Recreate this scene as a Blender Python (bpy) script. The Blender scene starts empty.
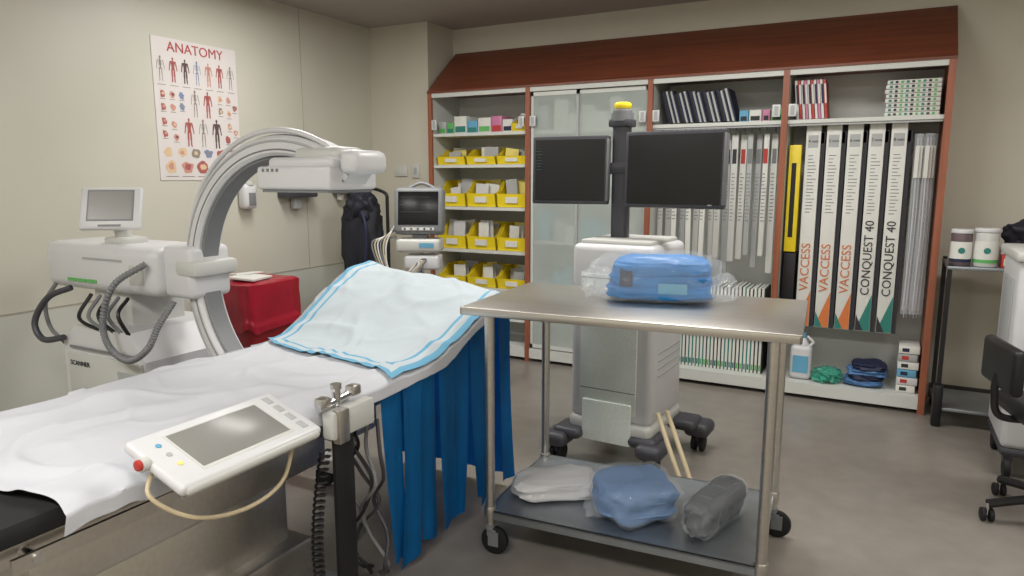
import bpy,bmesh,math,random
from mathutils import Vector,Matrix,noise
random.seed(3)
R=math.radians
def lin(c):
    o=[]
    for v in c[:3]:
        v=v/255
        o.append(v/12.92 if v<=.04045 else ((v+.055)/1.055)**2.4)
    return o
def mat(name,col,rough=.5,metal=0,ns=None,na=.08,bump=0,bs=40,alpha=1,trans=0,emit=0,coat=0,stretch=None,detail=4):
    m=bpy.data.materials.new(name);m.use_nodes=True
    nt=m.node_tree;bs_=nt.nodes["Principled BSDF"]
    c=lin(col)
    bs_.inputs["Base Color"].default_value=(*c,1)
    bs_.inputs["Roughness"].default_value=rough
    bs_.inputs["Metallic"].default_value=metal
    bs_.inputs["Alpha"].default_value=alpha
    bs_.inputs["Transmission Weight"].default_value=trans
    bs_.inputs["Coat Weight"].default_value=coat
    if emit:
        bs_.inputs["Emission Color"].default_value=(*c,1);bs_.inputs["Emission Strength"].default_value=emit
    tc=nt.nodes.new("ShaderNodeTexCoord");mp=nt.nodes.new("ShaderNodeMapping")
    nt.links.new(tc.outputs["Object"],mp.inputs[0])
    if stretch: mp.inputs["Scale"].default_value=stretch
    if ns:
        n=nt.nodes.new("ShaderNodeTexNoise");n.inputs["Scale"].default_value=ns;n.inputs["Detail"].default_value=detail
        nt.links.new(mp.outputs[0],n.inputs["Vector"])
        r=nt.nodes.new("ShaderNodeValToRGB")
        r.color_ramp.elements[0].position=.3;r.color_ramp.elements[1].position=.7
        r.color_ramp.elements[0].color=(*[max(0,k*(1-na)) for k in c],1)
        r.color_ramp.elements[1].color=(*[min(1,k*(1+na)) for k in c],1)
        nt.links.new(n.outputs["Fac"],r.inputs[0]);nt.links.new(r.outputs[0],bs_.inputs["Base Color"])
    if bump:
        n=nt.nodes.new("ShaderNodeTexNoise");n.inputs["Scale"].default_value=bs;n.inputs["Detail"].default_value=3
        nt.links.new(mp.outputs[0],n.inputs["Vector"])
        b=nt.nodes.new("ShaderNodeBump");b.inputs["Strength"].default_value=bump;b.inputs["Distance"].default_value=.01
        nt.links.new(n.outputs["Fac"],b.inputs["Height"]);nt.links.new(b.outputs[0],bs_.inputs["Normal"])
    return m
def rotM(r): return Matrix.Rotation(r[2],4,'Z')@Matrix.Rotation(r[1],4,'Y')@Matrix.Rotation(r[0],4,'X')
def ridge(v,w=.09): return math.exp(-(v/w)**2)
def crom(pts,k=8):
    P=[Vector(p) for p in pts]
    if len(P)<3: return P
    P=[2*P[0]-P[1]]+P+[2*P[-1]-P[-2]];o=[]
    for i in range(1,len(P)-2):
        for j in range(k):
            t=j/k;a,b,c,d=P[i-1:i+3]
            o.append(.5*((2*b)+(c-a)*t+(2*a-5*b+4*c-d)*t*t+(3*b-a-3*c+d)*t**3))
    o.append(P[-2]);return o
class B:
    def __init__(s): s.bm=bmesh.new();s.mats=[];s.M=Matrix.Identity(4)
    def at(s,loc=(0,0,0),rot=(0,0,0)): s.M=Matrix.Translation(loc)@rotM(rot);return s
    def idx(s,m):
        if m not in s.mats: s.mats.append(m)
        return s.mats.index(m)
    def add(s,tb,m,M=None,keep=False):
        MM=s.M@M if M is not None else s.M
        bmesh.ops.transform(tb,matrix=MM,verts=tb.verts)
        if not keep:
            i=s.idx(m)
            for f in tb.faces: f.material_index=i
        me=bpy.data.meshes.new("t");tb.to_mesh(me);s.bm.from_mesh(me);bpy.data.meshes.remove(me);tb.free()
    def box(s,c,size,m,rot=(0,0,0),bev=0,seg=2):
        t=bmesh.new();bmesh.ops.create_cube(t,size=1)
        for v in t.verts: v.co=Vector([v.co[i]*size[i] for i in range(3)])
        if bev: bmesh.ops.bevel(t,geom=t.edges[:],offset=min(bev,min(size)*.49),segments=seg,affect='EDGES',profile=.5)
        s.add(t,m,Matrix.Translation(c)@rotM(rot));return s
    def bb(s,a,b,m,bev=0,seg=2):
        return s.box([(a[i]+b[i])/2 for i in range(3)],[abs(b[i]-a[i]) for i in range(3)],m,bev=bev,seg=seg)
    def cyl(s,p1,p2,r,m,r2=None,n=20,bev=0):
        p1=Vector(p1);p2=Vector(p2);d=p2-p1
        t=bmesh.new();bmesh.ops.create_cone(t,cap_ends=True,segments=n,radius1=r,radius2=r if r2 is None else r2,depth=d.length)
        if bev:
            e=[e for e in t.edges if abs(e.verts[0].co.z-e.verts[1].co.z)<1e-6]
            bmesh.ops.bevel(t,geom=e,offset=bev,segments=2,affect='EDGES',profile=.5)
        q=Vector((0,0,1)).rotation_difference(d.normalized()).to_matrix().to_4x4()
        s.add(t,m,Matrix.Translation((p1+p2)/2)@q);return s
    def tube(s,pts,r,m,n=8,k=8,cor=0):
        P=crom(pts,k);t=bmesh.new();rings=[]
        prev=None
        for i,p in enumerate(P):
            d=(P[min(i+1,len(P)-1)]-P[max(i-1,0)])
            if d.length<1e-9:d=Vector((0,0,1))
            d.normalize()
            if prev is None:
                a=d.orthogonal().normalized()
            else:
                a=(prev-d*prev.dot(d)).normalized()
            prev=a;b_=d.cross(a)
            rr=r*(1-cor*(i%2))
            rings.append([t.verts.new(p+a*math.cos(2*math.pi*j/n)*rr+b_*math.sin(2*math.pi*j/n)*rr) for j in range(n)])
        for i in range(len(rings)-1):
            for j in range(n):
                t.faces.new((rings[i][j],rings[i][(j+1)%n],rings[i+1][(j+1)%n],rings[i+1][j]))
        t.faces.new(rings[0][::-1]);t.faces.new(rings[-1])
        s.add(t,m);return s
    def sph(s,c,r,m,e=1.0,amp=0,fr=5,sub=4,seed=0,rot=(0,0,0),flat=None,rg=0):
        t=bmesh.new();bmesh.ops.create_icosphere(t,subdivisions=sub,radius=1)
        if not hasattr(r,'__len__'): r=(r,r,r)
        for v in t.verts:
            n=v.co.normalized()
            q=Vector([math.copysign(abs(k)**e,k) for k in n])
            d=1
            if amp: d+=amp*noise.noise(q*fr+Vector((seed,seed*2,0)))+amp*.4*noise.noise(q*fr*2.1+Vector((0,seed,5)))
            if rg: d+=rg*ridge(noise.noise(q*1.5+Vector((seed,3,9))),.10)+rg*.7*ridge(noise.noise(q*2.3+Vector((5,seed,1))),.09)
            q*=d
            q=Vector([q[i]*r[i] for i in range(3)])
            if flat is not None: q.z=max(q.z,flat)
            v.co=q
        s.add(t,m,Matrix.Translation(c)@rotM(rot));return s
    def prism(s,poly,axis,a,b_,m):
        t=bmesh.new()
        def mk(p,v):
            q=[0,0,0];o=[i for i in range(3) if i!=axis];q[o[0]]=p[0];q[o[1]]=p[1];q[axis]=v;return t.verts.new(q)
        A=[mk(p,a) for p in poly];C=[mk(p,b_) for p in poly];n=len(poly)
        t.faces.new(A);t.faces.new(C[::-1])
        for i in range(n): t.faces.new((A[i],C[i],C[(i+1)%n],A[(i+1)%n]))
        bmesh.ops.recalc_face_normals(t,faces=t.faces[:])
        s.add(t,m);return s
    def arc(s,c,Ro,Ri,a0,a1,y0,y1,m,n=64):
        t=bmesh.new();rs=[]
        w=min(.012,(Ro-Ri)*.3,(y1-y0)*.3)
        for i in range(n+1):
            a=R(a0+(a1-a0)*i/n);ring=[]
            for rr,yy in ((Ri,y0+w),(Ri+w,y0),(Ro-w,y0),(Ro,y0+w),(Ro,y1-w),(Ro-w,y1),(Ri+w,y1),(Ri,y1-w)):
                ring.append(t.verts.new((c[0]+math.cos(a)*rr,c[1]+yy,c[2]+math.sin(a)*rr)))
            rs.append(ring)
        for i in range(n):
            for j in range(8): t.faces.new((rs[i][j],rs[i][(j+1)%8],rs[i+1][(j+1)%8],rs[i+1][j]))
        t.faces.new(rs[0]);t.faces.new(rs[-1][::-1])
        bmesh.ops.recalc_face_normals(t,faces=t.faces[:])
        s.add(t,m);return s
    def grid(s,fn,nu,nv,m,mf=None,thick=0):
        t=bmesh.new();V=[[t.verts.new(fn(i/nu,j/nv)) for j in range(nv+1)] for i in range(nu+1)]
        i0=s.idx(m)
        for i in range(nu):
            for j in range(nv):
                f=t.faces.new((V[i][j],V[i+1][j],V[i+1][j+1],V[i][j+1]))
                f.material_index=s.idx(mf((i+.5)/nu,(j+.5)/nv)) if mf else i0
        if thick: bmesh.ops.solidify(t,geom=t.faces[:],thickness=thick)
        s.add(t,m,keep=True);return s
    def quad(s,pts,m):
        t=bmesh.new();t.faces.new([t.verts.new(p) for p in pts]);s.add(t,m);return s
    def disc(s,c,r,m,n=16,rx=None,w=0,seed=0):
        t=bmesh.new();V=[]
        for i in range(n):
            a=2*math.pi*i/n;k=1+w*noise.noise(Vector((math.cos(a)*1.5+seed,math.sin(a)*1.5,seed*.7)))
            V.append(t.verts.new((c[0]+(rx or r)*k*math.cos(a),c[1],c[2]+r*k*math.sin(a))))
        t.faces.new(V);s.add(t,m);return s
    def text(s,st,size,loc,rot,m,ext=.0008):
        cu=bpy.data.curves.new("t",'FONT');cu.body=st;cu.size=size;cu.extrude=ext;cu.align_x='CENTER';cu.align_y='CENTER';cu.resolution_u=3
        o=bpy.data.objects.new("t",cu);bpy.context.collection.objects.link(o);bpy.context.view_layer.update()
        me=bpy.data.meshes.new_from_object(o);t=bmesh.new();t.from_mesh(me)
        bpy.data.objects.remove(o);bpy.data.curves.remove(cu);bpy.data.meshes.remove(me)
        s.add(t,m,Matrix.Translation(loc)@rotM(rot));return s
    def done(s,name,smooth=40,loc=(0,0,0),rz=0):
        me=bpy.data.meshes.new(name);s.bm.to_mesh(me);s.bm.free()
        for m in s.mats: me.materials.append(m)
        for p in me.polygons: p.use_smooth=True
        try: me.set_sharp_from_angle(angle=R(smooth))
        except Exception: pass
        o=bpy.data.objects.new(name,me);bpy.context.collection.objects.link(o)
        o.location=loc;o.rotation_euler=(0,0,rz);return o
# ---------- materials
M_wall=mat("wall_paint",(200,195,180),.6,ns=1.5,na=.03,bump=.05,bs=120)
M_wallL=mat("wall_panel",(197,195,182),.45,ns=1.2,na=.04)
M_wallLow=mat("wall_wainscot",(198,199,190),.4,ns=1.2,na=.04)
M_seam=mat("seam",(164,160,147),.6)
M_ceil=mat("ceiling_paint",(166,158,151),.8,ns=3,na=.03)
M_floor=mat("vinyl_floor",(134,128,121),.28,ns=9,na=.09,bump=.03,bs=60,detail=8)
M_base=mat("baseboard_vinyl",(64,60,58),.5)
M_wood=mat("cherry_wood",(116,62,42),.4,ns=3,na=.28,stretch=(.6,14,14),detail=6)
M_woodv=mat("cherry_wood_vertical",(148,86,62),.4,ns=3,na=.2,stretch=(14,14,.6))
M_cabw=mat("cabinet_white",(208,210,205),.5,ns=2,na=.02)
M_frost=mat("frosted_glass",(210,220,214),.1,ns=1.5,na=.04,alpha=.38)
M_glass=mat("glass",(220,235,230),.03,alpha=.07)
M_plw=mat("white_plastic",(208,208,210),.35,ns=4,na=.02)
M_plw2=mat("offwhite_plastic",(196,196,192),.4,ns=4,na=.02)
M_plg=mat("grey_plastic",(120,122,124),.45,ns=6,na=.04)
M_dg=mat("dark_grey_plastic",(66,66,72),.45,ns=6,na=.04)
M_blk=mat("black_plastic",(22,22,24),.45,ns=8,na=.1)
M_rub=mat("black_rubber",(18,18,20),.7,ns=8,na=.1)
M_scr=mat("screen_black",(6,7,11),.25,ns=3,na=.1)
M_scrg=mat("screen_grey",(136,134,130),.28,ns=2,na=.05)
M_steel=mat("stainless_steel",(202,198,192),.34,1,ns=3,na=.05,stretch=(1,20,20))
M_steeld=mat("galvanised_steel",(160,166,172),.4,.9,ns=9,na=.1)
M_chr=mat("chrome",(205,205,205),.15,1,ns=4,na=.03)
M_yel=mat("yellow_plastic",(238,212,40),.4,ns=6,na=.05)
M_yelp=mat("yellow_packaging",(232,216,120),.5,ns=6,na=.08)
M_red=mat("red_plastic_bag",(160,20,44),.3,ns=5,na=.12,bump=.3,bs=14)
M_sheet=mat("white_drape",(194,196,202),.7,ns=4,na=.02,bump=.4,bs=8,detail=5)
M_padw=mat("underpad_white",(186,196,202),.8,ns=5,na=.02,bump=.35,bs=9)
M_padb=mat("underpad_blue",(98,162,194),.7,ns=6,na=.05,bump=.3,bs=9)
M_blue=mat("blue_drape",(8,122,192),.6,ns=5,na=.12,bump=.2,bs=12)
M_blueb=mat("surgical_blue_wrap",(22,120,190),.6,ns=8,na=.12,bump=.3,bs=12)
M_blueg=mat("dusty_blue_wrap",(78,120,170),.65,ns=8,na=.1,bump=.4,bs=9)
M_clear=mat("clear_plastic",(228,234,240),.07,alpha=.15,bump=.8,bs=9)
M_grn=mat("green_label",(96,176,96),.5)
M_teal=mat("teal_label",(44,122,112),.5)
M_org=mat("orange_label",(206,116,62),.5)
M_redl=mat("red_label",(180,54,48),.5)
M_pink=mat("pink_label",(195,120,155),.5)
M_navy=mat("navy_label",(30,36,66),.6,ns=8,na=.2)
M_pap=mat("paper",(218,218,212),.7,ns=6,na=.02)
M_inkshade=mat("ink_and_gap_shade",(45,45,50),.7)  # dark print, also the painted shadow between catheter boxes
M_cream=mat("cream_tubing",(196,180,148),.5)
M_grey=mat("light_grey",(170,172,172),.5,ns=3,na=.04)
M_mesh=mat("perforated_panel",(218,226,220),.5,ns=120,na=.08)
M_apron=mat("lead_apron",(24,26,38),.6,ns=6,na=.3,bump=.4,bs=10)
M_lamp=mat("light_diffuser",(255,250,240),.5,emit=3)
# ---------- room
XL,XR,YB,YF,ZC=-4.14,2.3,5.5,-1.6,2.8
b=B().bb((XL,YF,-.1),(XR,YB,0),M_floor);b.done("floor")
B().bb((XL-.1,YF-.1,ZC),(XR+.1,YB+.1,ZC+.1),M_ceil).done("ceiling")
b=B().bb((XL-.1,YF,.775),(XL,YB,ZC),M_wallL).bb((XL-.1,YF,0),(XL+.006,YB,.77),M_wallLow)
b.bb((XL-.01,YF,.768),(XL+.008,YB,.778),M_seam)
for y in (4.25,1.9): b.bb((XL-.01,y,.78),(XL+.002,y+.006,ZC),M_seam)
b.done("wall_left")
B().bb((XL,YB,0),(XR,YB+.1,ZC),M_wall).bb((XL,5.1,0),(-3.52,YB,ZC),M_wall).done("wall_back")
B().bb((XR,YF,0),(XR+.1,YB,ZC),M_wall).done("wall_right")
B().bb((XL,YF-.1,0),(XR,YF,ZC),M_wall).done("wall_front")
B().bb((.35,YB-.012,0),(XR,YB,.1),M_base).done("baseboard_back")
for i,(x,y,e) in enumerate(((-.9,3.5,32),(-2.9,3.3,30),(1.1,3.0,26),(-.7,-.3,42),(-2.7,-.2,37),(1.0,-.2,32))):
    B().bb((x-.6,y-.3,ZC-.03),(x+.6,y+.3,ZC-.001),M_plw).bb((x-.56,y-.26,ZC-.034),(x+.56,y+.26,ZC-.03),M_lamp).done("ceiling_light_fixture")
    l=bpy.data.lights.new("panel_light",'AREA');l.shape='RECTANGLE';l.size=1.1;l.size_y=.5
    l.energy=e;l.color=(1,.982,.95)
    o=bpy.data.objects.new("panel_light",l);o.location=(x,y,ZC-.05);bpy.context.collection.objects.link(o)
w=bpy.data.worlds.new("w");bpy.context.scene.world=w;w.use_nodes=True
w.node_tree.nodes["Background"].inputs[0].default_value=(.8,.85,.9,1);w.node_tree.nodes["Background"].inputs[1].default_value=.3
# ---------- cabinet
CF,CB=5.03,5.485
X0,X1,X2,X3,X4=-3.48,-2.555,-1.57,-.655,.305
b=B()
b.bb((X0,CB-.012,.05),(X4,CB,2.2),M_cabw)
for i,x in enumerate((X0,X1,X2,X3,X4-.035)):
    b.bb((x,CF+.02,0),(x+.035,CB-.012,2.2),M_woodv if i==4 else M_cabw)
    b.bb((x-.002,CF,0),(x+.037,CF+.02,2.2),M_woodv)
b.bb((X0,CF+.02,.05),(X4,CB,.11),M_cabw);b.bb((X0+.035,CF+.004,.03),(X4-.035,CF+.02,.11),M_cabw)
b.bb((X0+.035,CF+.005,2.165),(X4-.035,CF+.03,2.2),M_cabw)
b.prism([(CF-.006,2.2),(CF-.006,2.215),(CB,2.59),(CB,2.2)],0,X0-.004,X4+.004,M_wood)
def shelf(xa,xb,z,d=.03,m=M_cabw): b.bb((xa+.035,CF+d,z-.025),(xb,CB-.012,z),m)
for z in (1.87,1.61,1.26,.90,.58,.34): shelf(X0,X1,z)
for z in (1.87,1.45,1.0,.55): shelf(X1,X2,z,.06)
shelf(X2,X3,1.88);shelf(X3,X4-.035,1.88);shelf(X2,X3,.46)
for xa,xb in ((X2,X3),(X3,X4-.035)):
    b.bb((xa+.04,CF+.04,1.84),(xb-.004,CF+.05,1.855),M_grey)
b.done("supply_cabinet",30)
b=B();mid=(X1+X2)/2
def door(xa,xb,y):
    b.bb((xa,y,.12),(xb,y+.006,2.16),M_frost)
    for x in (xa,xb-.02): b.bb((x,y-.002,.12),(x+.02,y+.008,2.16),M_grey if x>xa else M_cabw)
    b.bb((xa,y-.002,.12),(xb,y+.008,.15),M_cabw);b.bb((xa,y-.002,2.13),(xb,y+.008,2.16),M_cabw)
door(X1+.04,mid-.05,CF+.022);door(mid-.07,X2-.004,CF+.036)
b.done("sliding_glass_door",30)
b=B();random.seed(21)
for z in (1.87,1.45,1.0,.55):
    x=X1+.06
    while x<X2-.16:
        w_=random.uniform(.07,.13);h=random.uniform(.1,.24);b.bb((x,CF+.1,z+.001),(x+w_,CF+.34,z+h),random.choice([M_pap,M_plw,M_grey,M_pap,M_padb]),bev=.003);x+=w_+random.choice([.008,.06])
b.done("stored_white_cartons",30)
b=B()
for x in (X0+.065,X1-.035,X1+.065,X2-.035,X2+.065,X3-.035,X3+.065):
    b.bb((x-.025,CF-.008,1.90),(x+.025,CF-.002,1.98),M_plw,bev=.002);b.bb((x-.012,CF-.011,1.91),(x+.012,CF-.008,1.97),M_grey)
b.done("door_pull_plates",30)
random.seed(3)
def ybin(b,x,z,w,h,d=.3,y=CF+.07,m=M_yel):
    t=.006
    b.bb((x,y,z),(x+w,y+d,z+t),m);b.bb((x,y+d-t,z),(x+w,y+d,z+h),m)
    for xx in (x,x+w-t): b.prism([(y,z),(y+d,z),(y+d,z+h),(y+.14,z+h),(y+.05,z+h*.6),(y-.02,z+h*.5)],0,xx,xx+t,m)
    b.prism([(y,z),(y+t,z),(y-.02+t,z+h*.5),(y-.02,z+h*.5)],0,x,x+w,m)
    b.bb((x+w*.3,y-.022,z+h*.16),(x+w*.7,y-.006,z+h*.38),M_pap)
b=B();cont=b
rows=[(1.612,.13),(1.262,.22),(.902,.22),(.582,.17),(.342,.14)]
for z,h in rows:
    n=3;pit=(X1-X0-.05)/n
    for i in range(n):
        x=X0+.045+i*pit;ybin(b,x+.004,z,pit-.014,h)
        for k in range(5):
            hh=h*random.uniform(.65,1.05);ww=pit*random.uniform(.3,.5);cx=x+pit*.5+random.uniform(-1,1)*(pit*.42-ww/2)
            cont.box((cx,CF+.15+k*.04,z+.014+hh/2),(ww,.008,hh),random.choice([M_pap,M_yelp,M_plw,M_grey]),rot=(R(random.uniform(-10,3)),R(random.uniform(-8,8)),0))
b.done("yellow_storage_bins",30)
b=B();x=X0+.05
for w_,h,m in ((.08,.1,M_grey),(.07,.09,M_grn),(.12,.14,M_pap),(.1,.1,M_padb),(.12,.12,M_pap),(.1,.13,M_pink),(.09,.1,M_pap)):
    b.bb((x,CF+.08,1.871),(x+w_,CF+.3,1.871+h),m,bev=.003);b.bb((x+.01,CF+.078,1.88),(x+w_-.01,CF+.08,1.88+h*.35),random.choice([M_navy,M_teal,M_grn,M_redl]));x+=w_+.006
b.done("glove_boxes",30)
b=B();ybin(b,X1-.155,1.871,.145,.13)
for k in range(4): b.box((X1-.09+k*.01,CF+.22,1.99),(.09,.1,.02),M_pap,rot=(R(random.uniform(-30,30)),R(random.uniform(-40,40)),k))
b.done("yellow_storage_bin",30)
b=B();x=X2+.11
for i in range(15):
    h=.22+random.uniform(-.01,.02);b.box((x,CF+.22,1.889+h/2),(.02,.24,h),M_pap if i%3 else M_inkshade,rot=(0,R(-16),0))
    b.box((x+.014,CF+.20,1.889+h/2),(.010,.24,h),M_navy,rot=(0,R(-16),0))
    x+=.032
b.done("dark_supply_packets",30)
b=B();x=X3-.29
for w_,m in ((.06,M_padb),(.08,M_pap),(.05,M_pink),(.07,M_grn)):
    b.bb((x,CF+.1,1.881),(x+w_,CF+.3,1.881+.08),m,bev=.003);b.bb((x+.01,CF+.098,1.89),(x+w_-.01,CF+.1,1.92),M_inkshade);x+=w_+.006
b.done("small_cartons",30)
b=B();x=X3+.08
for i in range(10):
    h=.25;b.box((x,CF+.2,1.886+h/2),(.015,.24,h),(M_pap,M_redl,M_pap,M_pink)[i%4],rot=(0,R(-6),0));b.box((x,CF+.078,1.92+h/2),(.011,.003,h*.5),(M_navy,M_pap)[i%2],rot=(0,R(-6),0));x+=.019
b.done("paper_booklets",30)
b=B()
for i in range(8):
    z=1.881+i*.028;b.bb((X4-.36+random.uniform(-.006,.006),CF+.07,z),(X4-.06,CF+.36,z+.025),M_pap,bev=.003)
    for k in range(9): b.bb((X4-.34+k*.03,CF+.066,z+.006),(X4-.325+k*.03,CF+.0695,z+.019),(M_teal,M_inkshade,M_grn)[k%3])
b.done("carton_stack",30)
for i in range(5):
    b=B();x=-.505+i*.125;y=CF+.10
    b.bb((x,y,.49),(x+.09,y+.2,1.85),M_pap,bev=.003)
    b.bb((x+.092,y+.01,.49),(x+.117,y+.19,1.80),M_inkshade)  # dark slab painting in the shadow of the gap beside each box
    b.bb((x+.014,y-.0015,1.70),(x+.076,y,1.78),M_grey);b.text("%d mm"%(i+4),.026,(x+.045,y-.003,1.74),(R(90),0,0),M_inkshade)
    st="VACCESS" if i in(0,1,2) else "CONQUEST 40"
    b.text(st,.074 if i>2 else .08,(x+.045,y-.003,.98 if i>2 else .9),(R(90),R(-90),0),M_inkshade if i>2 else M_org)
    b.prism([(x+.002,.495),(x+.088,.495),(x+.088,.74)],1,y-.0025,y-.0008,M_org if i<3 else M_teal)
    b.prism([(x+.002,.495),(x+.05,.495),(x+.002,.60)],1,y-.0027,y-.0008,M_teal if i<3 else M_inkshade)
    for k in range(18): b.bb((x+.02,y-.0015,1.27+k*.022),(x+.045+random.random()*.03,y,1.275+k*.022),M_plg)
    b.bb((x+.02,y+.05,1.85),(x+.07,y+.06,1.852),M_plg);b.box((x+.1,y+.02,1.76),(.02,.02,.07),M_inkshade)
    b.done("catheter_box",30)
b=B();b.bb((-.605,CF+.1,1.0),(-.53,CF+.16,1.72),M_yel,bev=.004);b.bb((-.602,CF+.1,.5),(-.525,CF+.3,.99),M_blk,bev=.004)
b.bb((-.585,CF+.098,1.1),(-.555,CF+.1,1.6),M_blk);b.done("yellow_catheter_box",30)
b=B()
for i in range(6):
    x=.145+i*.018;y=CF+.12+.02*(i%3)
    b.box((x,y,1.2),(.035,.008,1.15),M_clear,rot=(0,R(random.uniform(-.6,.6)),0));b.tube([(x,y,1.75),(x+.006,y,1.2),(x-.004,y,.65)],.004,M_plw)
    b.tube([(x-.008,y,1.7),(x-.008,y+.01,1.2),(x+.006,y,.6)],.003,M_grey)
    b.bb((x-.010,y-.015,1.5),(x+.012,y-.012,1.7),M_pap)
b.done("hanging_catheters",30)
b=B();random.seed(8)
for i in range(16):
    x=X2+.08+i*.052;y=CF+.14+.04*(i%2);L=random.uniform(.80,1.02);m=random.choice([M_pap,M_pap,M_grey,M_plw2]);ww=random.uniform(.034,.046)
    b.box((x,y,1.80-L/2),(ww,.016,L),m,rot=(0,R(random.uniform(-.8,.8)),0),bev=.002);b.bb((x-.014,y-.0105,1.60),(x+.014,y-.0085,1.70),random.choice([M_inkshade,M_redl,M_plg,M_grey]))
    for k in range(14): b.bb((x-.014,y-.0105,1.20+k*.025),(x+random.uniform(0,.014),y-.0085,1.206+k*.025),M_plg)
    b.bb((x-.006,y,1.80),(x+.006,y+.004,1.85),M_plg)
b.done("hanging_supply_boxes",30)
b=B();random.seed(5)
for r_,z in enumerate((.112,.462)):
    x=X2+.06
    while x<X3-.06:
        h=random.uniform(.25,.28);b.bb((x,CF+.1,z),(x+.016,CF+.36,z+h),M_pap);b.bb((x+.016,CF+.102,z),(x+.024,CF+.36,z+h-.006),random.choice([M_teal,M_teal,M_inkshade,M_inkshade]))
        b.bb((x+.002,CF+.098,z+.02),(x+.013,CF+.1,z+.06),random.choice([M_teal,M_grn,M_plg]));x+=.026
b.done("thin_guidewire_boxes",30)
b=B().at((-.45,CF+.14,.112));b.box((0,0,.12),(.14,.12,.24),M_plw,bev=.03,seg=4);b.cyl((0,0,.235),(0,0,.29),.05,M_plw,r2=.022,bev=.004);b.cyl((0,0,.29),(0,0,.325),.024,M_padb)
b.tube([(.045,0,.23),(.07,0,.26),(.03,0,.30)],.01,M_plw);b.box((0,-.061,.11),(.10,.003,.12),M_padb);b.done("plastic_jug",50)
b=B();b.sph((-.28,CF+.15,.155),(.085,.1,.045),mat("green_plastic",(70,170,145),.2,alpha=.75,bump=.6,bs=14),e=.8,amp=.4,fr=3,seed=4,flat=-.042,rg=.1);b.done("green_plastic_bag",60)
b=B()
for i in range(4): b.sph((-.05+.008*i,CF+.18,.14+i*.036),(.115-.012*(i%2),.11,.024),(M_blueg,M_navy,M_blueg,M_navy)[i],e=.5,amp=.2,fr=1.8,seed=i*3,rg=.04)
b.done("folded_blue_cloths",60)
b=B()
for i in range(6): b.bb((.14,CF+.08,.112+i*.052),(.25+.01*(i%2),CF+.3,.16+i*.052),(M_pap,M_plw,M_padb,M_pap,M_grey,M_pap)[i],bev=.003);b.bb((.16,CF+.078,.125+i*.052),(.2,CF+.08,.148+i*.052),(M_inkshade,M_redl,M_navy)[i%3])
b.done("small_carton_stack",30)
# ---------- patient table
XN,XFAR,Y0,Y1=-1.51,-2.34,.80,2.86
ZT=.80
def sm(a,b_,t):
    t=max(0,min(1,(t-a)/(b_-a)));return t*t*(3-2*t)
def zt(x,y):
    k=(x-XFAR)/(XN-XFAR)
    return ZT+sm(2.1,2.75,y)*(.27-.11*max(0,min(1,k)))-sm(2.76,2.9,y)*.04
def wr(x,y,a=1):
    v=noise.noise(Vector((x*2.2+y*1.6,y*3.2-x,3)))*.012
    n1=noise.noise(Vector((x*2.0+y*1.0,y*2.2-x*1.4,7)));n2=noise.noise(Vector((x*3.0-y*1.2,y*2.1+x*1.8,17)));n3=noise.noise(Vector((x*5,y*4,27)))
    v+=.010*ridge(n1,.09)+.007*ridge(n2,.08)+.003*ridge(n3,.1)
    v*=(1+.7*(1-sm(1.0,1.6,y)))
    return v*a
b=B()
b.bb((XFAR+.06,-.3,ZT-.07),(XN-.05,2.1,ZT-.012),M_rub,bev=.02)
def mt(u,v):
    x=XFAR+.06+(XN-XFAR-.11)*u;y=2.0+.83*v;return (x,y,zt(x,y)-.03)
b.grid(mt,10,12,M_rub,thick=.06)
b.bb((XFAR+.1,.66,ZT-.13),(XN-.09,2.0,ZT-.07),M_steel,bev=.01)
b.bb((XN-.045,.7,ZT-.12),(XN-.035,1.85,ZT-.085),M_steel);
for y in (.75,1.1,1.4,1.8): b.cyl((XN-.1,y,ZT-.102),(XN-.03,y,ZT-.102),.012,M_chr)
b.bb((-2.18,.78,.52),(-1.66,1.75,.665),M_steel,bev=.02)
b.bb((-2.12,.95,.2),(-1.7,1.60,.52),M_steel,bev=.02);b.bb((-2.16,.9,.12),(-1.64,1.65,.30),M_steel,bev=.02)
b.bb((-2.25,.7,.03),(-1.55,1.75,.12),M_plg,bev=.03);
for x in (-2.2,-1.6):
    for y in (.8,1.65): b.cyl((x-.03,y,.04),(x+.03,y,.04),.04,M_rub)
b.done("patient_table",35)
b=B()
W=XN-XFAR
def dr(u,v):
    y=Y0+(Y1-Y0)*v
    hn=.045+.025*noise.noise(Vector((y*5,0,0)));hf=.2
    tot=hf+W+hn;l=u*tot
    y2=y+(.10*noise.noise(Vector((l*3,0,4))))*(1-v)**4
    if l<hf: z=zt(XFAR,y)-(hf-l);off=.015*noise.noise(Vector((y*6,z*3,0)));return (XFAR-.02*(1-l/hf)+off,y2,z)
    if l<hf+W:
        x=XFAR+(l-hf);e=min(l-hf,hf+W-l);d=0 if e>.05 else .02*(1-e/.05)**2
        return (x,y2,zt(x,y)-d+wr(x,y))
    q=l-hf-W;return (XN+.004+.012*noise.noise(Vector((y*9,0,2))),y2,zt(XN,y)-.018-q+wr(XN,y)*max(0,1-q*10))
b.grid(dr,150,280,M_sheet);b.done("white_table_drape",80)
b=B()
def pd(u,v):
    x=XN+.0-(W-.03)*u;y0=1.92+.17*u+.02*math.sin(u*7);y=y0+(Y1+.01-y0)*v
    return (x+.006*(u<.02),y,zt(x,min(y,Y1))+.010+wr(x,y)*.95+.010*abs(noise.noise(Vector((x*5,y*6,4))))+.006*ridge(noise.noise(Vector((x*3,y*3,40))),.08)-(.016*(1-u/.04) if u<.04 else 0))
def pm(u,v):
    e1=min(u,1-u)*(W);e2=min(v,1-v)*.9;e=min(e1,e2)
    return M_padb if (e<.022 or .05<e<.064) else M_padw
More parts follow.
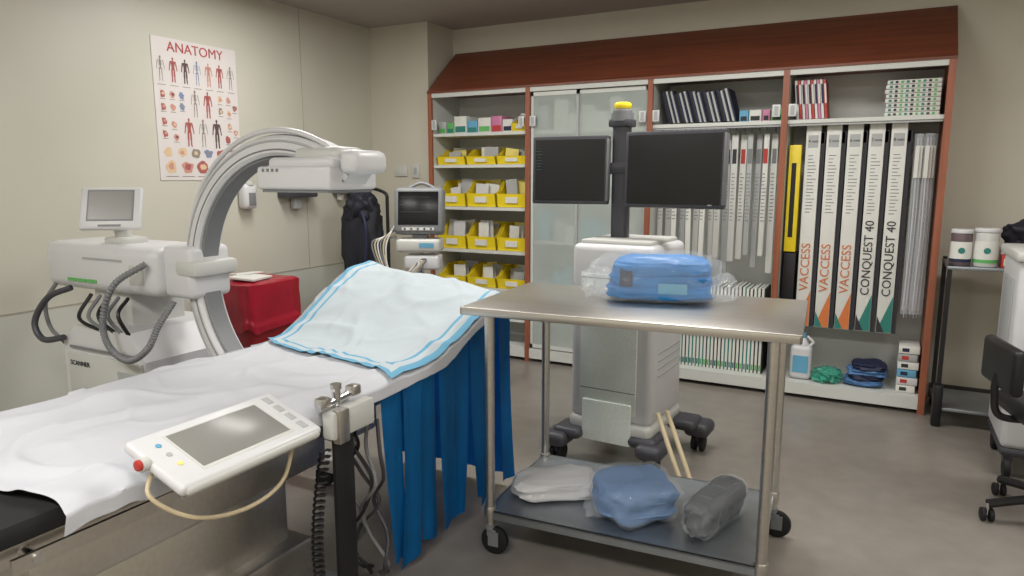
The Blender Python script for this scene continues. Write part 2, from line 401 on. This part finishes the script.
b.grid(pd,120,120,M_padw,pm);b.done("absorbent_underpad",80)
b=B();random.seed(6)
n=8;ys=[]
for i in range(n):
    a_=1.885+i*(.96/n);ys.append((a_,a_+.96/n*random.uniform(.85,1.1),random.uniform(.015,.08)))
for i,(ya,yb,zb) in enumerate(ys):
    def st(u,v,ya=ya,yb=yb,zb=zb,i=i):
        y=ya+(yb-ya)*u;zt0=zt(XN,y)-.02;z=zt0+(zb-zt0)*v+.03*v*math.sin(i*2.3)*(u-.5)
        fl=.05*v*v*math.sin(i*2.7+1);x=XN-.020+(.008)*math.sin(u*5+i*2+v*1.5)*(.3+.7*v)+.006*(i%2)
        return (x,y+fl+(u-.5)*-.04*v*(1+math.sin(v*3+i))*.5,z)
    b.grid(st,10,24,M_blue,thick=.003)
def sk(u,v):
    x=XN-.03-(W-.08)*u;z=zt(x,Y1)-.03;return (x,Y1+.006+.012*math.sin(u*26)*(.3+v),z+(.06-z)*v)
b.grid(sk,50,16,M_blue,thick=.003)
b.done("blue_protective_curtain",60)
# controller
b=B().at((-1.43,1.165,.845),(0,R(20),R(0)))
b.box((0,0,0),(.215,.44,.03),M_plw,bev=.012,seg=3)
b.box((-.003,.0,.0155),(.14,.27,.002),M_scrg,bev=.0008)
b.box((0,.0,.0145),(.155,.285,.002),M_plw2)
b.cyl((-.02,-.235,.005),(-.02,-.215,.005),.016,M_plw2);b.cyl((-.02,-.245,.008),(-.02,-.232,.008),.013,M_redl,bev=.004)
for i in range(4): b.box((-.07+.045*i,.18,.0155),(.03,.02,.003),M_grey,bev=.001)
for i in range(3): b.cyl((-.05+.04*i,-.17,.014),(-.05+.04*i,-.17,.017),.007,(M_padb,M_grey,M_yelp)[i])
b.box((.10,0,-.002),(.03,.42,.026),M_plw2,bev=.012,seg=3)
b.box((-.02,0,-.035),(.08,.12,.05),M_plg,bev=.01)
b.tube([(-.02,-.20,-.02),(.03,-.235,-.05),(.10,-.16,-.10),(.12,-.02,-.13),(.11,.10,-.11),(.06,.17,-.04)],.0055,M_cream)
b.done("touchscreen_controller",40)
b=B()
b.box((-1.475,1.66,.74),(.05,.2,.09),M_plw2,bev=.01);b.box((-1.455,1.60,.735),(.03,.05,.11),M_steel,bev=.006)
b.cyl((-1.49,1.62,.78),(-1.49,1.62,.85),.014,M_chr);b.cyl((-1.49,1.54,.8),(-1.49,1.72,.815),.012,M_chr);b.box((-1.49,1.56,.815),(.04,.04,.035),M_steel,bev=.008);b.box((-1.49,1.70,.82),(.04,.04,.035),M_steel,bev=.008)
b.cyl((-1.49,1.62,.845),(-1.49,1.62,.86),.018,M_chr)
b.bb((-1.50,1.60,.0),(-1.485,1.69,.70),M_blk,bev=.004)
b.done("rail_clamp_bracket",40)
b=B();pts=[]
for i in range(220):
    a=i*.9;z=.68-.6*i/220;pts.append((-1.46+.016*math.cos(a),1.53+.016*math.sin(a)-.05*math.sin(i/220*3),z))
b.tube(pts,.0045,M_blk,n=5,k=1)
b.done("coiled_cable",60)
b=B();random.seed(11)
for i in range(12):
    x,y=random.uniform(-3.3,-2.7),random.uniform(.75,1.2);pp=[]
    for k in range(8): pp.append((x,y,.012+.003*(i%4)));x+=random.uniform(-.12,.2);y+=random.uniform(-.12,.22);x=min(x,-2.3)
    b.tube(pp,.009,(M_blk,M_cream,M_grey,M_plg)[i%4],n=6)
b.done("floor_cables",60)
b=B()
for i in range(6):
    x=-1.66+.025*i;y=1.83+.02*(i%3);pp=[(x,y,.66)]
    for k in range(1,6): pp.append((x+.05*math.sin(k*2+i),y+.03*math.sin(k*1.3+i*2),.66-.11*k))
    pp.append((x-.05,y+.1,.012))
    b.tube(pp,.007,(M_blk,M_plg,M_dg)[i%3],n=6)
b.done("hanging_cable_bundle",60)
# ---------- stainless cart table
b=B();TL,TD,TZ=1.225,.70,1.01
b.box((TL/2,TD/2,TZ-.004),(TL,TD,.008),M_steel,bev=.003)
for a,c in (((0,0),(TL,.012)),((0,TD-.012),(TL,TD)),((0,0),(.012,TD)),((TL-.012,0),(TL,TD))):
    b.bb((a[0],a[1],TZ-.032),(c[0],c[1],TZ-.002),M_steel,bev=.004)
for x in (.11,TL-.085):
    for y in (.035,TD-.06):
        b.cyl((x,y,.12),(x,y,TZ-.008),.019,M_steel);b.cyl((x,y,.15),(x,y,.2),.024,M_steel,bev=.004)
        b.cyl((x,y,.105),(x,y,.125),.022,M_plg)
        b.box((x+.01,y,.09),(.05,.03,.04),M_plg,bev=.008)
        for s_ in (-.018,.018): b.box((x+.02,y+s_,.068),(.045,.004,.06),M_plg)
        b.cyl((x+.02,y-.014,.058),(x+.02,y+.014,.058),.058,M_rub,bev=.008,n=28);b.cyl((x+.02,y-.016,.058),(x+.02,y+.016,.058),.02,M_plg)
b.box((TL/2,TD/2-.01,.18),(TL-.2,TD-.06,.008),M_steeld)
b.bb((.09,.02,.150),(TL-.08,.028,.184),M_steeld);b.bb((.09,TD-.05,.155),(TL-.08,TD-.042,.184),M_steeld);b.bb((.09,.02,.155),(.098,TD-.04,.184),M_steeld);b.bb((TL-.09,.02,.155),(TL-.082,TD-.04,.184),M_steeld)
b.done("stainless_instrument_table",35,loc=(-1.425,2.25,0),rz=R(4))
b=B().at((-.79,2.78,1.013),(0,0,R(14)))
for i in range(3): b.sph((0,.0,.04+i*.046),(.205-.01*i,.13,.034),M_blueb,e=.4,amp=.10,fr=1.5,seed=i,sub=5,rg=.015)
b.sph((0,0,.09),(.19,.12,.085),M_blueb,e=.45,amp=.06,fr=2,seed=12,sub=5,rg=.02,flat=-.085)
b.box((-.13,-.13,.1),(.05,.006,.07),M_navy,rot=(R(-10),0,0));b.box((.05,-.134,.06),(.11,.004,.04),M_padb)
b.sph((-.02,0,.09),(.25,.148,.098),M_clear,e=.55,amp=.12,fr=1.8,seed=7,sub=5,flat=-.088,rg=.04)
b.sph((-.26,.03,.055),(.06,.10,.06),M_clear,e=.8,amp=.3,fr=1.8,seed=3,sub=5,flat=-.052,rg=.08)
b.sph((.24,.02,.05),(.06,.10,.05),M_clear,e=.8,amp=.3,fr=1.8,seed=9,sub=5,flat=-.048,rg=.08)
b.done("wrapped_blue_towel_pack",60)
sh=.186
b=B();b.sph((-1.145,2.56,sh+.04),(.18,.11,.042),M_plw,e=.5,amp=.14,fr=1.4,seed=3,rot=(0,0,R(36)),flat=-.039,sub=5,rg=.03);b.done("white_wrapped_pillow",60)
b=B();b.sph((-.80,2.53,sh+.082),(.145,.14,.084),M_blueg,e=.62,amp=.16,fr=1.3,seed=15,rot=(0,0,R(40)),flat=-.081,sub=5,rg=.025)
for k in range(2): b.sph((-.80,2.53,sh+.045+k*.05),(.147,.142,.012),M_blueg,e=.7,amp=.16,fr=1.3,seed=15,rot=(0,0,R(40)),sub=4)
b.sph((-.80,2.53,sh+.086),(.155,.15,.09),M_clear,e=.62,amp=.16,fr=1.3,seed=15,rot=(0,0,R(40)),flat=-.084,sub=5,rg=.045)
b.sph((-.92,2.47,sh+.03),(.05,.07,.03),M_clear,e=.8,amp=.3,fr=1.8,seed=33,sub=4,flat=-.028,rg=.08)
b.done("wrapped_blue_blanket",60)
b=B()
M_bag=mat("dark_bag_fabric",(34,36,44),.5,ns=10,na=.2,bump=.5,bs=12)
b.at((-.50,2.61,sh+.068),(0,0,R(-12)))
b.sph((0,0,0),(.062,.185,.066),M_bag,e=.5,amp=.10,fr=1.5,seed=4,flat=-.066,sub=5,rg=.03)
for k in (-.09,.03): b.sph((0,k,.0),(.067,.012,.069),M_dg,e=.8,flat=-.066)
b.sph((0,0,0),(.068,.2,.071),M_clear,e=.55,amp=.10,fr=1.5,seed=4,flat=-.067,sub=5,rg=.05)
b.done("rolled_dark_mat",60)
# ---------- monitor cart
b=B()
b.box((0,0,.22),(.46,.50,.08),M_plw2,bev=.03,seg=3)
b.box((0,0,.71),(.45,.48,.92),M_plw,bev=.035,seg=4)
b.box((0,.0,1.175),(.38,.42,.03),M_plw2,bev=.012)
b.box((-.01,-.242,.66),(.31,.012,.72),M_mesh,bev=.004);b.box((-.01,-.25,.25),(.27,.02,.22),M_mesh,bev=.006)
for z in (.42,1.0): b.box((-.01,-.2485,z),(.30,.003,.005),M_plg)
for z in (.5,.54,.58,.62): b.box((.2265,.02,z),(.003,.34,.006),M_grey)
for x,y in ((-.27,-.28),(.23,-.22),(.34,.24),(-.25,.27)):
    b.box((x*.8,y*.8,.17),(.16,.18,.06),M_dg,bev=.028,seg=3);b.box((x,y,.135),(.14,.17,.08),M_dg,bev=.034,seg=4)
    for d in (-.022,.022): b.cyl((x+d-.012,y,.05),(x+d+.012,y,.05),.05,M_rub,bev=.006)
    b.box((x,y,.085),(.05,.06,.06),M_dg,bev=.01)
px=-.06
b.box((px,.0,1.5),(.09,.07,.68),M_dg,bev=.02,seg=3)
b.cyl((px,0,1.825),(px,0,1.85),.05,M_plg,bev=.004);b.cyl((px,0,1.85),(px,0,1.885),.045,M_yel,bev=.012);b.cyl((px,0,1.79),(px,0,1.83),.058,M_plg)
b.box((px,0,1.78),(.12,.10,.04),M_dg,bev=.01)
def mon(cx,cy,yaw,w_,h):
    b.at((cx,cy,1.54),(R(-2),0,yaw));b.box((0,0,0),(w_,.05,h),M_dg,bev=.01);b.box((0,-.0255,0),(w_-.036,.002,h-.036),M_scr)
    b.box((0,.04,0),(.2,.05,.2),M_dg,bev=.01);b.box((w_/2-.004,-.005,0),(.012,.05,h*.9),M_plg,bev=.004)
mon(-.315,-.08,R(8),.42,.355);
M_tx=mat("screen_text",(38,82,84),.5)
for k in range(8): b.box((-.172,-.0268,.115-k*.016),(.02+.012*((k*7)%3),.001,.003),M_tx)
mon(.255,-.09,R(-2),.51,.375);b.box((.19,-.0268,-.17),(.02,.001,.006),M_grey)
b.at();b.box((px,-.03,1.55),(.5,.03,.06),M_dg,bev=.01)
b.done("dual_monitor_trolley",35,loc=(-1.18,3.55,0),rz=R(-3))
b=B();b.tube([(-.86,3.19,.40),(-.83,3.17,.35),(-.74,3.09,.20),(-.66,3.03,.06),(-.60,3.02,.014),(-.50,3.08,.013)],.012,M_cream);b.tube([(-.90,3.19,.38),(-.87,3.16,.33),(-.78,3.08,.18),(-.70,3.03,.05),(-.64,3.04,.014),(-.56,3.14,.013)],.012,M_cream);b.done("cream_cables",50)
# ---------- C-arm
b=B();C=(-2.185,2.15,1.065)
b.arc(C,.605,.525,50,292,-.068,.068,M_plw);b.arc(C,.528,.512,52,290,-.045,.045,M_plg);b.arc(C,.588,.578,50,290,-.072,-.064,M_grey);b.arc(C,.552,.546,50,290,-.071,-.064,M_plg)
b.arc(C,.611,.602,60,280,-.04,.04,M_plg)
pp=[]
for a in range(62,166,8):
    rr=.61+.022*math.sin(R((a-62)/104*180));pp.append((C[0]+rr*math.cos(R(a)),C[1]-.04,C[2]+rr*math.sin(R(a))))
b.tube(pp,.011,M_plw,n=10)
b.box((-2.03,2.15,1.50),(.38,.28,.09),M_plw,bev=.014,seg=3);b.box((-2.03,2.15,1.45),(.35,.25,.012),M_plg)
b.box((-2.01,2.15,1.555),(.34,.24,.05),M_plw,bev=.02,seg=3);b.box((-1.96,2.15,1.585),(.24,.17,.07),M_plw2,bev=.03,seg=3)
b.box((-1.79,2.15,1.56),(.09,.2,.09),M_plw,bev=.03,seg=3)
b.box((-1.839,2.15,1.50),(.003,.12,.03),M_grey);b.text("SCAN",.03,(-1.837,2.15,1.50),(R(90),0,R(90)),M_inkshade)
for k in range(4): b.box((-2.18+.025*k,2.009,1.53),(.012,.003,.012),M_plg)
b.box((-2.0,2.15,.52),(.3,.24,.16),M_plw,bev=.03);
b.box((-2.79,2.15,1.08),(.2,.22,.24),M_plw,bev=.03,seg=3);b.box((-2.72,2.15,1.10),(.14,.24,.07),M_plw2,bev=.02)
b.box((-3.30,2.16,1.075),(.86,.34,.23),M_plw,bev=.05,seg=4);b.box((-3.66,2.16,1.07),(.12,.30,.19),M_plw2,bev=.04,seg=3)
for x in (-3.50,-3.42,-3.34): b.box((x,1.988,1.01),(.07,.004,.016),M_grn)
b.box((-3.25,1.988,1.12),(.3,.003,.01),M_grey);b.box((-3.0,1.988,1.06),(.10,.003,.09),M_plw2,bev=.001)
b.box((-3.3,2.2,.86),(.3,.3,.3),M_plw2,bev=.03)
b.prism([(-3.50,.14),(-2.88,.14),(-2.88,.68),(-3.00,.80),(-3.40,.80),(-3.50,.72)],1,1.92,2.42,M_plw)
b.box((-3.18,1.915,.45),(.56,.012,.44),M_plw2,bev=.005)
b.text("SCANNER",.034,(-3.36,1.906,.62),(R(90),0,0),M_inkshade)
b.box((-3.18,1.908,.70),(.5,.004,.012),M_plg);b.box((-3.0,1.906,.58),(.14,.004,.08),M_grey)
for y in (1.88,2.46): b.box((-2.9,y,.12),(1.3,.09,.08),M_plw2,bev=.025);[b.cyl((x,y-.02,.05),(x,y+.02,.05),.05,M_rub) for x in (-3.45,-2.35)]
b.at((-3.25,2.06,1.355),(R(-22),0,R(38)))
b.box((0,0,0),(.27,.03,.21),M_plw,bev=.012,seg=3);b.box((0,-.016,.012),(.19,.003,.14),M_scrg);b.box((0,-.0155,.012),(.205,.002,.155),M_plg);b.box((0,-.016,-.088),(.1,.003,.01),M_plg)
b.at();b.cyl((-3.25,2.12,1.17),(-3.25,2.09,1.30),.035,M_plw2);b.box((-3.25,2.12,1.2),(.14,.14,.04),M_plw2,bev=.012)
b.tube([(-2.90,1.97,1.12),(-3.0,1.88,1.03),(-3.07,1.86,.87),(-3.01,1.84,.76),(-2.88,1.84,.71),(-2.77,1.86,.77),(-2.74,1.9,.87),(-2.74,1.98,.96)],.016,M_plg,n=10,k=20,cor=.22)
b.tube([(-3.50,1.98,.97),(-3.60,1.92,.92),(-3.66,1.88,.80),(-3.60,1.88,.72),(-3.46,1.9,.74)],.015,M_dg,n=10)
b.tube([(-3.66,2.0,.98),(-3.70,1.96,.88),(-3.66,1.95,.76),(-3.5,1.93,.70)],.010,M_plg,n=10)
for k in range(5): b.tube([(-3.34+.07*k,1.98,.95),(-3.32+.075*k,1.90,.85+.01*k),(-3.2+.05*k,1.93,.79)],.009,(M_blk,M_plg)[k%2],n=6)
b.done("mobile_c_arm_x_ray",35)
# ---------- biohazard bin
b=B();z1=.78;bx,by=-3.84,3.38
def sq(a,r_,e=.28): return (bx+math.copysign(abs(math.cos(a))**e,math.cos(a))*r_,by+math.copysign(abs(math.sin(a))**e,math.sin(a))*r_)
def bn(u,v):
    x,y=sq(u*2*math.pi,.19+.04*v);return (x,y,.01+z1*v)
b.grid(bn,64,8,mat("red_bin",(150,26,34),.4,ns=3,na=.08))
def bg(u,v):
    a=u*2*math.pi;r_=.245+.004*math.sin(a*9+v*3)+.006*noise.noise(Vector((math.cos(a)*4,math.sin(a)*4,v*3)))
    if v<.12: r_+=.008
    if v<.6:
        x,y=sq(a,r_);return (x,y,.50+.31*v/.6+.02*math.sin(a*5)*(1-v/.6))
    k=(v-.6)/.4;x,y=sq(a,r_*(1-k));return (x,y,.81+.012*math.sin(k*2.5)+.012*noise.noise(Vector((x*6,y*6,k*3))))
b.grid(bg,130,32,M_red)
b.box((-3.78,3.32,.836),(.2,.22,.012),M_pap,rot=(0,R(4),R(15)));b.box((-3.90,3.38,.846),(.14,.2,.01),M_pap,rot=(0,R(-6),R(-10)))
b.done("biohazard_waste_bin",50)
# ---------- wall poster
b=B().at((XL+.003,3.29,1.935),(0,0,R(90)))
PW,PH=.65,.90
b.box((0,0,0),(PW,.004,PH),mat("poster_paper",(216,210,208),.4,ns=2,na=.03))
b.text("ANATOMY",.088,(0,-.004,PH/2-.055),(R(90),0,0),mat("print_title",(176,70,72),.6))
skin=mat("print_flesh",(196,144,130),.7);skin2=mat("print_red",(166,92,88),.7);bone=mat("print_bone",(142,132,124),.7);pblue=mat("print_blue",(120,134,166),.7);pyel=mat("print_yellow",(214,186,150),.7);pdk=mat("print_dark",(92,68,70),.7)
def line(p,q,w_,m,y=-.0034):
    d=Vector((q[0]-p[0],0,q[1]-p[1]));n=Vector((-d.z,0,d.x)).normalized()*w_/2
    b.quad([(p[0]-n.x,y,p[1]-n.z),(q[0]-n.x,y,q[1]-n.z),(q[0]+n.x,y,q[1]+n.z),(p[0]+n.x,y,p[1]+n.z)],m)
def fig(x,z,h,m,sk=0):
    y=-.0035;b.disc((x,y,z+h*.43),h*.055,m,10,rx=h*.042);t=.5 if sk else 1
    line((x,z+h*.38),(x,z),h*.05,m)
    if sk:
        for k in range(5): line((x-h*.07,z+h*(.30-.045*k)),(x+h*.07,z+h*(.30-.045*k)),h*.018,m)
        b.disc((x,y,z+h*.0),h*.03,m,8,rx=h*.07)
    else:
        b.quad([(x-h*.11,y,z+h*.34),(x-h*.065,y,z+h*.12),(x-h*.08,y,z-h*.02),(x+h*.08,y,z-h*.02),(x+h*.065,y,z+h*.12),(x+h*.11,y,z+h*.34)],m)
        line((x,z+h*.33),(x,z-.0),h*.012,pdk,-.0038);line((x-h*.06,z+h*.25),(x+h*.06,z+h*.25),h*.01,pdk,-.0038)
    for s_ in (-1,1):
        w_=h*.06*t
        line((x+s_*h*.05,z-h*.01),(x+s_*h*.055,z-h*.26),w_*1.2,m);line((x+s_*h*.055,z-h*.25),(x+s_*h*.06,z-h*.47),w_*.9,m);line((x+s_*h*.06,z-h*.47),(x+s_*h*.09,z-h*.485),w_*.6,m)
        line((x+s_*h*.11,z+h*.33),(x+s_*h*.15,z+h*.14),w_*.9,m);line((x+s_*h*.15,z+h*.15),(x+s_*h*.18,z-h*.04),w_*.7,m)
for i in range(7): fig(-.27+.09*i,.255,.16,(bone,skin2,pdk,pblue,skin,skin2,bone)[i],sk=i in(0,3,6))
fig(-.03,.055,.18,bone,1);fig(.07,.055,.18,skin2)
fig(-.09,-.135,.19,skin2);fig(.02,-.135,.19,bone,1);fig(.13,-.135,.20,pdk)
random.seed(4)
cols=[skin,skin2,pyel,pblue,bone,pdk,skin]
for (x,z) in [(-.27,.1),(-.2,.1),(-.13,.1),(-.27,.02),(-.2,.02),(-.13,.03),(.17,.1),(.24,.1),(.29,.05),(.17,.02),(.24,.01),(-.27,-.07),(-.2,-.09),(-.27,-.15),(-.19,-.17),(.24,-.08),(.29,-.12),(.22,-.17)]:
    m=random.choice(cols);b.disc((x,-.0035,z),.022,m,14,rx=.018,w=.6,seed=x*30+z);b.disc((x+.004,-.0038,z),.010,random.choice(cols),10,rx=.010,w=.6,seed=x*9);line((x-.02,z-.033),(x+.02,z-.033),.004,bone)
for i in range(6):
    x=-.255+.102*i;b.disc((x,-.0035,-.27),.028,random.choice(cols[:5]),16,rx=.032,w=.5,seed=i);b.disc((x,-.0038,-.27),.012,random.choice(cols),12,rx=.014,w=.5,seed=i+5)
for i in range(5):
    x=-.24+.12*i;b.disc((x,-.0035,-.365),.038,(pyel,skin,skin2,pyel,skin)[i],18,rx=.042,w=.4,seed=i*3);b.disc((x,-.0038,-.36),.020,(skin,skin2,pyel,skin2,bone)[i],14,rx=.022,w=.6,seed=i*2)
    line((x-.045,-.425),(x+.045,-.425),.005,bone)
for i in range(7): line((-.30+.09*i,.155),(-.24+.09*i,.155),.004,bone)
b.done("anatomy_poster",30)
# wall devices
b=B();b.box((XL+.045,3.62,1.37),(.09,.12,.18),M_plw,bev=.03,seg=3);b.cyl((XL+.05,3.62,1.45),(XL+.05,3.62,1.48),.045,M_plw2);b.box((XL+.092,3.62,1.35),(.004,.06,.09),M_plg,bev=.001);b.done("soap_dispenser",50)
b=B();b.box((XL+.06,4.10,1.40),(.12,.32,.10),M_dg,bev=.012);b.box((XL+.122,4.10,1.41),(.004,.2,.04),M_grey);b.box((XL+.04,4.10,1.31),(.05,.08,.1),M_grey,bev=.01);b.done("wall_blood_pressure_unit",40)
b=B();b.box((XL+.06,4.66,1.42),(.12,.24,.10),M_plg,bev=.012);b.cyl((XL+.05,4.60,1.32),(XL+.05,4.60,1.38),.03,M_plw2);b.cyl((XL+.05,4.72,1.32),(XL+.05,4.72,1.38),.03,M_dg);b.done("wall_suction_unit",40)
b=B();b.box((-3.82,5.092,1.56),(.13,.016,.09),M_plw2,bev=.004);b.box((-3.66,5.092,1.56),(.08,.016,.12),M_plw2,bev=.004);b.box((-3.66,5.083,1.56),(.03,.004,.06),M_grey);b.done("wall_outlet_plates",40)
# apron rack
b=B();x0,y0=-3.76,4.45
for yy in (-.22,.22): b.box((x0,y0+yy,.07),(.5,.04,.03),M_blk);[b.cyl((x0+s_,y0+yy-.012,.035),(x0+s_,y0+yy+.012,.035),.035,M_rub) for s_ in (-.23,.23)]
b.box((x0,y0,.08),(.04,.44,.03),M_blk)
for s_ in (-.2,.2): b.cyl((x0+s_,y0+.1,.07),(x0+s_,y0+.1,1.32),.014,M_blk)
b.box((x0,y0,.09),(.42,.04,.03),M_blk)
b.tube([(x0-.2,y0+.1,1.3),(x0-.18,y0+.1,1.38),(x0,y0+.1,1.42),(x0+.18,y0+.1,1.38),(x0+.2,y0+.1,1.3)],.014,M_blk)
b.sph((x0+.04,y0-.02,.98),(.17,.12,.40),M_apron,e=.75,amp=.2,fr=2.2,seed=2,rg=.05);b.sph((x0+.07,y0-.05,1.26),(.12,.11,.14),M_apron,e=.9,amp=.3,fr=2.2,seed=6)
b.tube([(x0+.1,y0-.12,1.3),(x0+.19,y0-.16,1.1),(x0+.17,y0-.15,.8)],.012,M_navy)
b.done("lead_apron_rack",50)
# vitals monitor
b=B();b.cyl((0,0,.06),(0,0,1.1),.018,M_chr)
for i in range(5):
    a=i*2*math.pi/5;b.tube([(0,0,.085),(.12*math.cos(a),.12*math.sin(a),.075),(.24*math.cos(a),.24*math.sin(a),.06)],.018,M_plg,n=8);b.cyl((.24*math.cos(a)-.01,.24*math.sin(a),.03),(.24*math.cos(a)+.01,.24*math.sin(a),.03),.03,M_rub)
b.box((0,-.02,1.045),(.30,.2,.09),M_plw2,bev=.02,seg=3);b.box((.06,-.122,1.05),(.10,.003,.03),M_padb);b.box((0,0,1.10),(.1,.1,.03),M_plg)
b.box((.02,-.02,.93),(.24,.18,.10),M_plw,bev=.02,seg=3)
b.at((0,-.02,1.275),(R(-8),0,0));b.box((0,0,0),(.34,.12,.32),M_plg,bev=.03,seg=3);b.box((0,-.061,.015),(.275,.004,.225),M_scr,bev=.001);b.box((0,-.061,-.125),(.22,.004,.02),M_plw2)
for i in range(5): b.cyl((-.09+.045*i,-.063,-.125),(-.09+.045*i,-.067,-.125),.007,M_dg)
for i in range(3): b.box((-.02,-.0635,.09-.05*i),(.2,.001,.002),M_dg)
b.tube([(-.1,.05,.16),(0,.06,.2),(.1,.05,.16)],.012,M_plg)
b.at()
for i in range(6): b.tube([(-.16,-.05,1.2-.02*i),(-.22-.02*i,-.10,1.05),(-.20+.01*i,-.12,.88-.03*i),(-.10+.03*i,-.12,.84+.02*i),(.0,-.1,.95)],.0055,(M_plw,M_cream,M_plg)[i%3],n=6)
b.done("vital_signs_monitor",40,loc=(-2.83,3.98,0),rz=R(24))
# ---------- right side
b=B()
for x in (.36,1.0):
    for y in (4.86,5.3): b.bb((x-.012,y-.012,0),(x+.012,y+.012,1.0),M_blk)
for z in (.985,.12): b.bb((.345,4.845,z-.02),(1.015,5.315,z),M_steeld,bev=.003)
b.bb((.335,4.82,.0),(.385,4.9,.26),M_blk,bev=.01)
b.done("black_frame_side_table",30)
def tub(x,y,z,r_,h,m,name):
    b=B();b.cyl((x,y,z),(x,y,z+h),r_,m,bev=.006,n=28);b.cyl((x,y,z+h),(x,y,z+h+.025),r_*1.05,M_plw,bev=.005,n=28)
    b.cyl((x,y,z+h*.2),(x,y,z+h*.75),r_*1.01,M_pap,n=28);b.cyl((x,y,z+h*.12),(x,y,z+h*.22),r_*1.015,M_navy if r_<.058 else M_grn,n=28);b.disc((x,y-r_*1.02,z+h*.48),.018,M_teal);b.done(name,50)
tub(.41,4.92,.986,.055,.19,mat("tub_maroon",(96,80,84),.4),"disinfectant_wipes_tub");tub(.535,4.92,.986,.062,.20,M_plw2,"disinfectant_wipes_tub")
b=B();b.bb((.72,4.95,.986),(.96,5.2,1.12),M_blk,bev=.02);b.sph((.76,5.05,1.17),(.13,.10,.08),M_apron,e=.8,amp=.3,fr=2.5,seed=3);b.done("black_equipment_pouch",50)
b=B();b.bb((.61,4.87,.986),(.68,4.96,1.06),M_redl,bev=.006);b.bb((.62,4.869,1.0),(.67,4.871,1.04),M_pap);b.bb((.615,4.98,.986),(.69,5.10,1.09),M_plw,bev=.006);b.bb((.62,4.978,1.01),(.68,4.981,1.05),M_redl);b.done("small_medical_boxes",40)
b=B();b.bb((.59,4.1,.16),(1.17,4.62,1.12),M_plw,bev=.03,seg=3);b.bb((.57,4.08,1.10),(1.19,4.64,1.15),M_plw2,bev=.015)
for z in (.35,.58,.81): b.bb((.64,4.092,z),(1.12,4.10,z+.2),M_plw2,bev=.004);b.cyl((.80,4.07,z+.14),(.97,4.07,z+.14),.008,M_chr)
b.bb((.582,4.2,.3),(.592,4.5,1.0),M_grey,bev=.004);b.bb((.59,4.1,.12),(1.17,4.62,.17),M_dg,bev=.02)
for x in (.63,1.12):
    for y in (4.14,4.58): b.cyl((x-.015,y,.055),(x+.015,y,.055),.055,M_rub,bev=.006);b.box((x,y,.11),(.04,.05,.04),M_dg)
b.done("white_medical_cart",35)
b=B()
for i in range(5):
    a=R(190+72*i);e=(.29*math.cos(a),.29*math.sin(a));b.tube([(0,0,.12),(e[0]*.5,e[1]*.5,.105),(e[0],e[1],.08)],.02,M_blk,n=8)
    for d in (-.016,.016): b.cyl((e[0]+d-.008,e[1],.03),(e[0]+d+.008,e[1],.03),.03,M_rub,bev=.004)
    b.cyl((e[0],e[1],.03),(e[0],e[1],.085),.01,M_chr)
b.cyl((0,0,.08),(0,0,.46),.028,M_chr);b.cyl((0,0,.08),(0,0,.2),.04,M_blk)
b.box((0,0,.50),(.44,.44,.08),M_blk,bev=.035,seg=4)
b.tube([(-.1,0,.46),(-.26,0,.47),(-.29,0,.58),(-.285,0,.66)],.016,M_blk)
b.box((-.27,0,.70),(.05,.36,.20),M_blk,bev=.022,seg=3)
b.done("rolling_task_chair",40,loc=(.76,3.66,0),rz=R(12))
# ---------- camera
c=bpy.data.cameras.new("camera");co=bpy.data.objects.new("camera",c);bpy.context.collection.objects.link(co)
c.sensor_width=36;c.lens=36*700/1024;c.clip_start=.05
co.location=(0,0,1.5);co.rotation_euler=(math.pi/2-math.atan(110/700),0,R(28))
sc=bpy.context.scene;sc.camera=co
sc.view_settings.view_transform='Standard';sc.view_settings.exposure=0
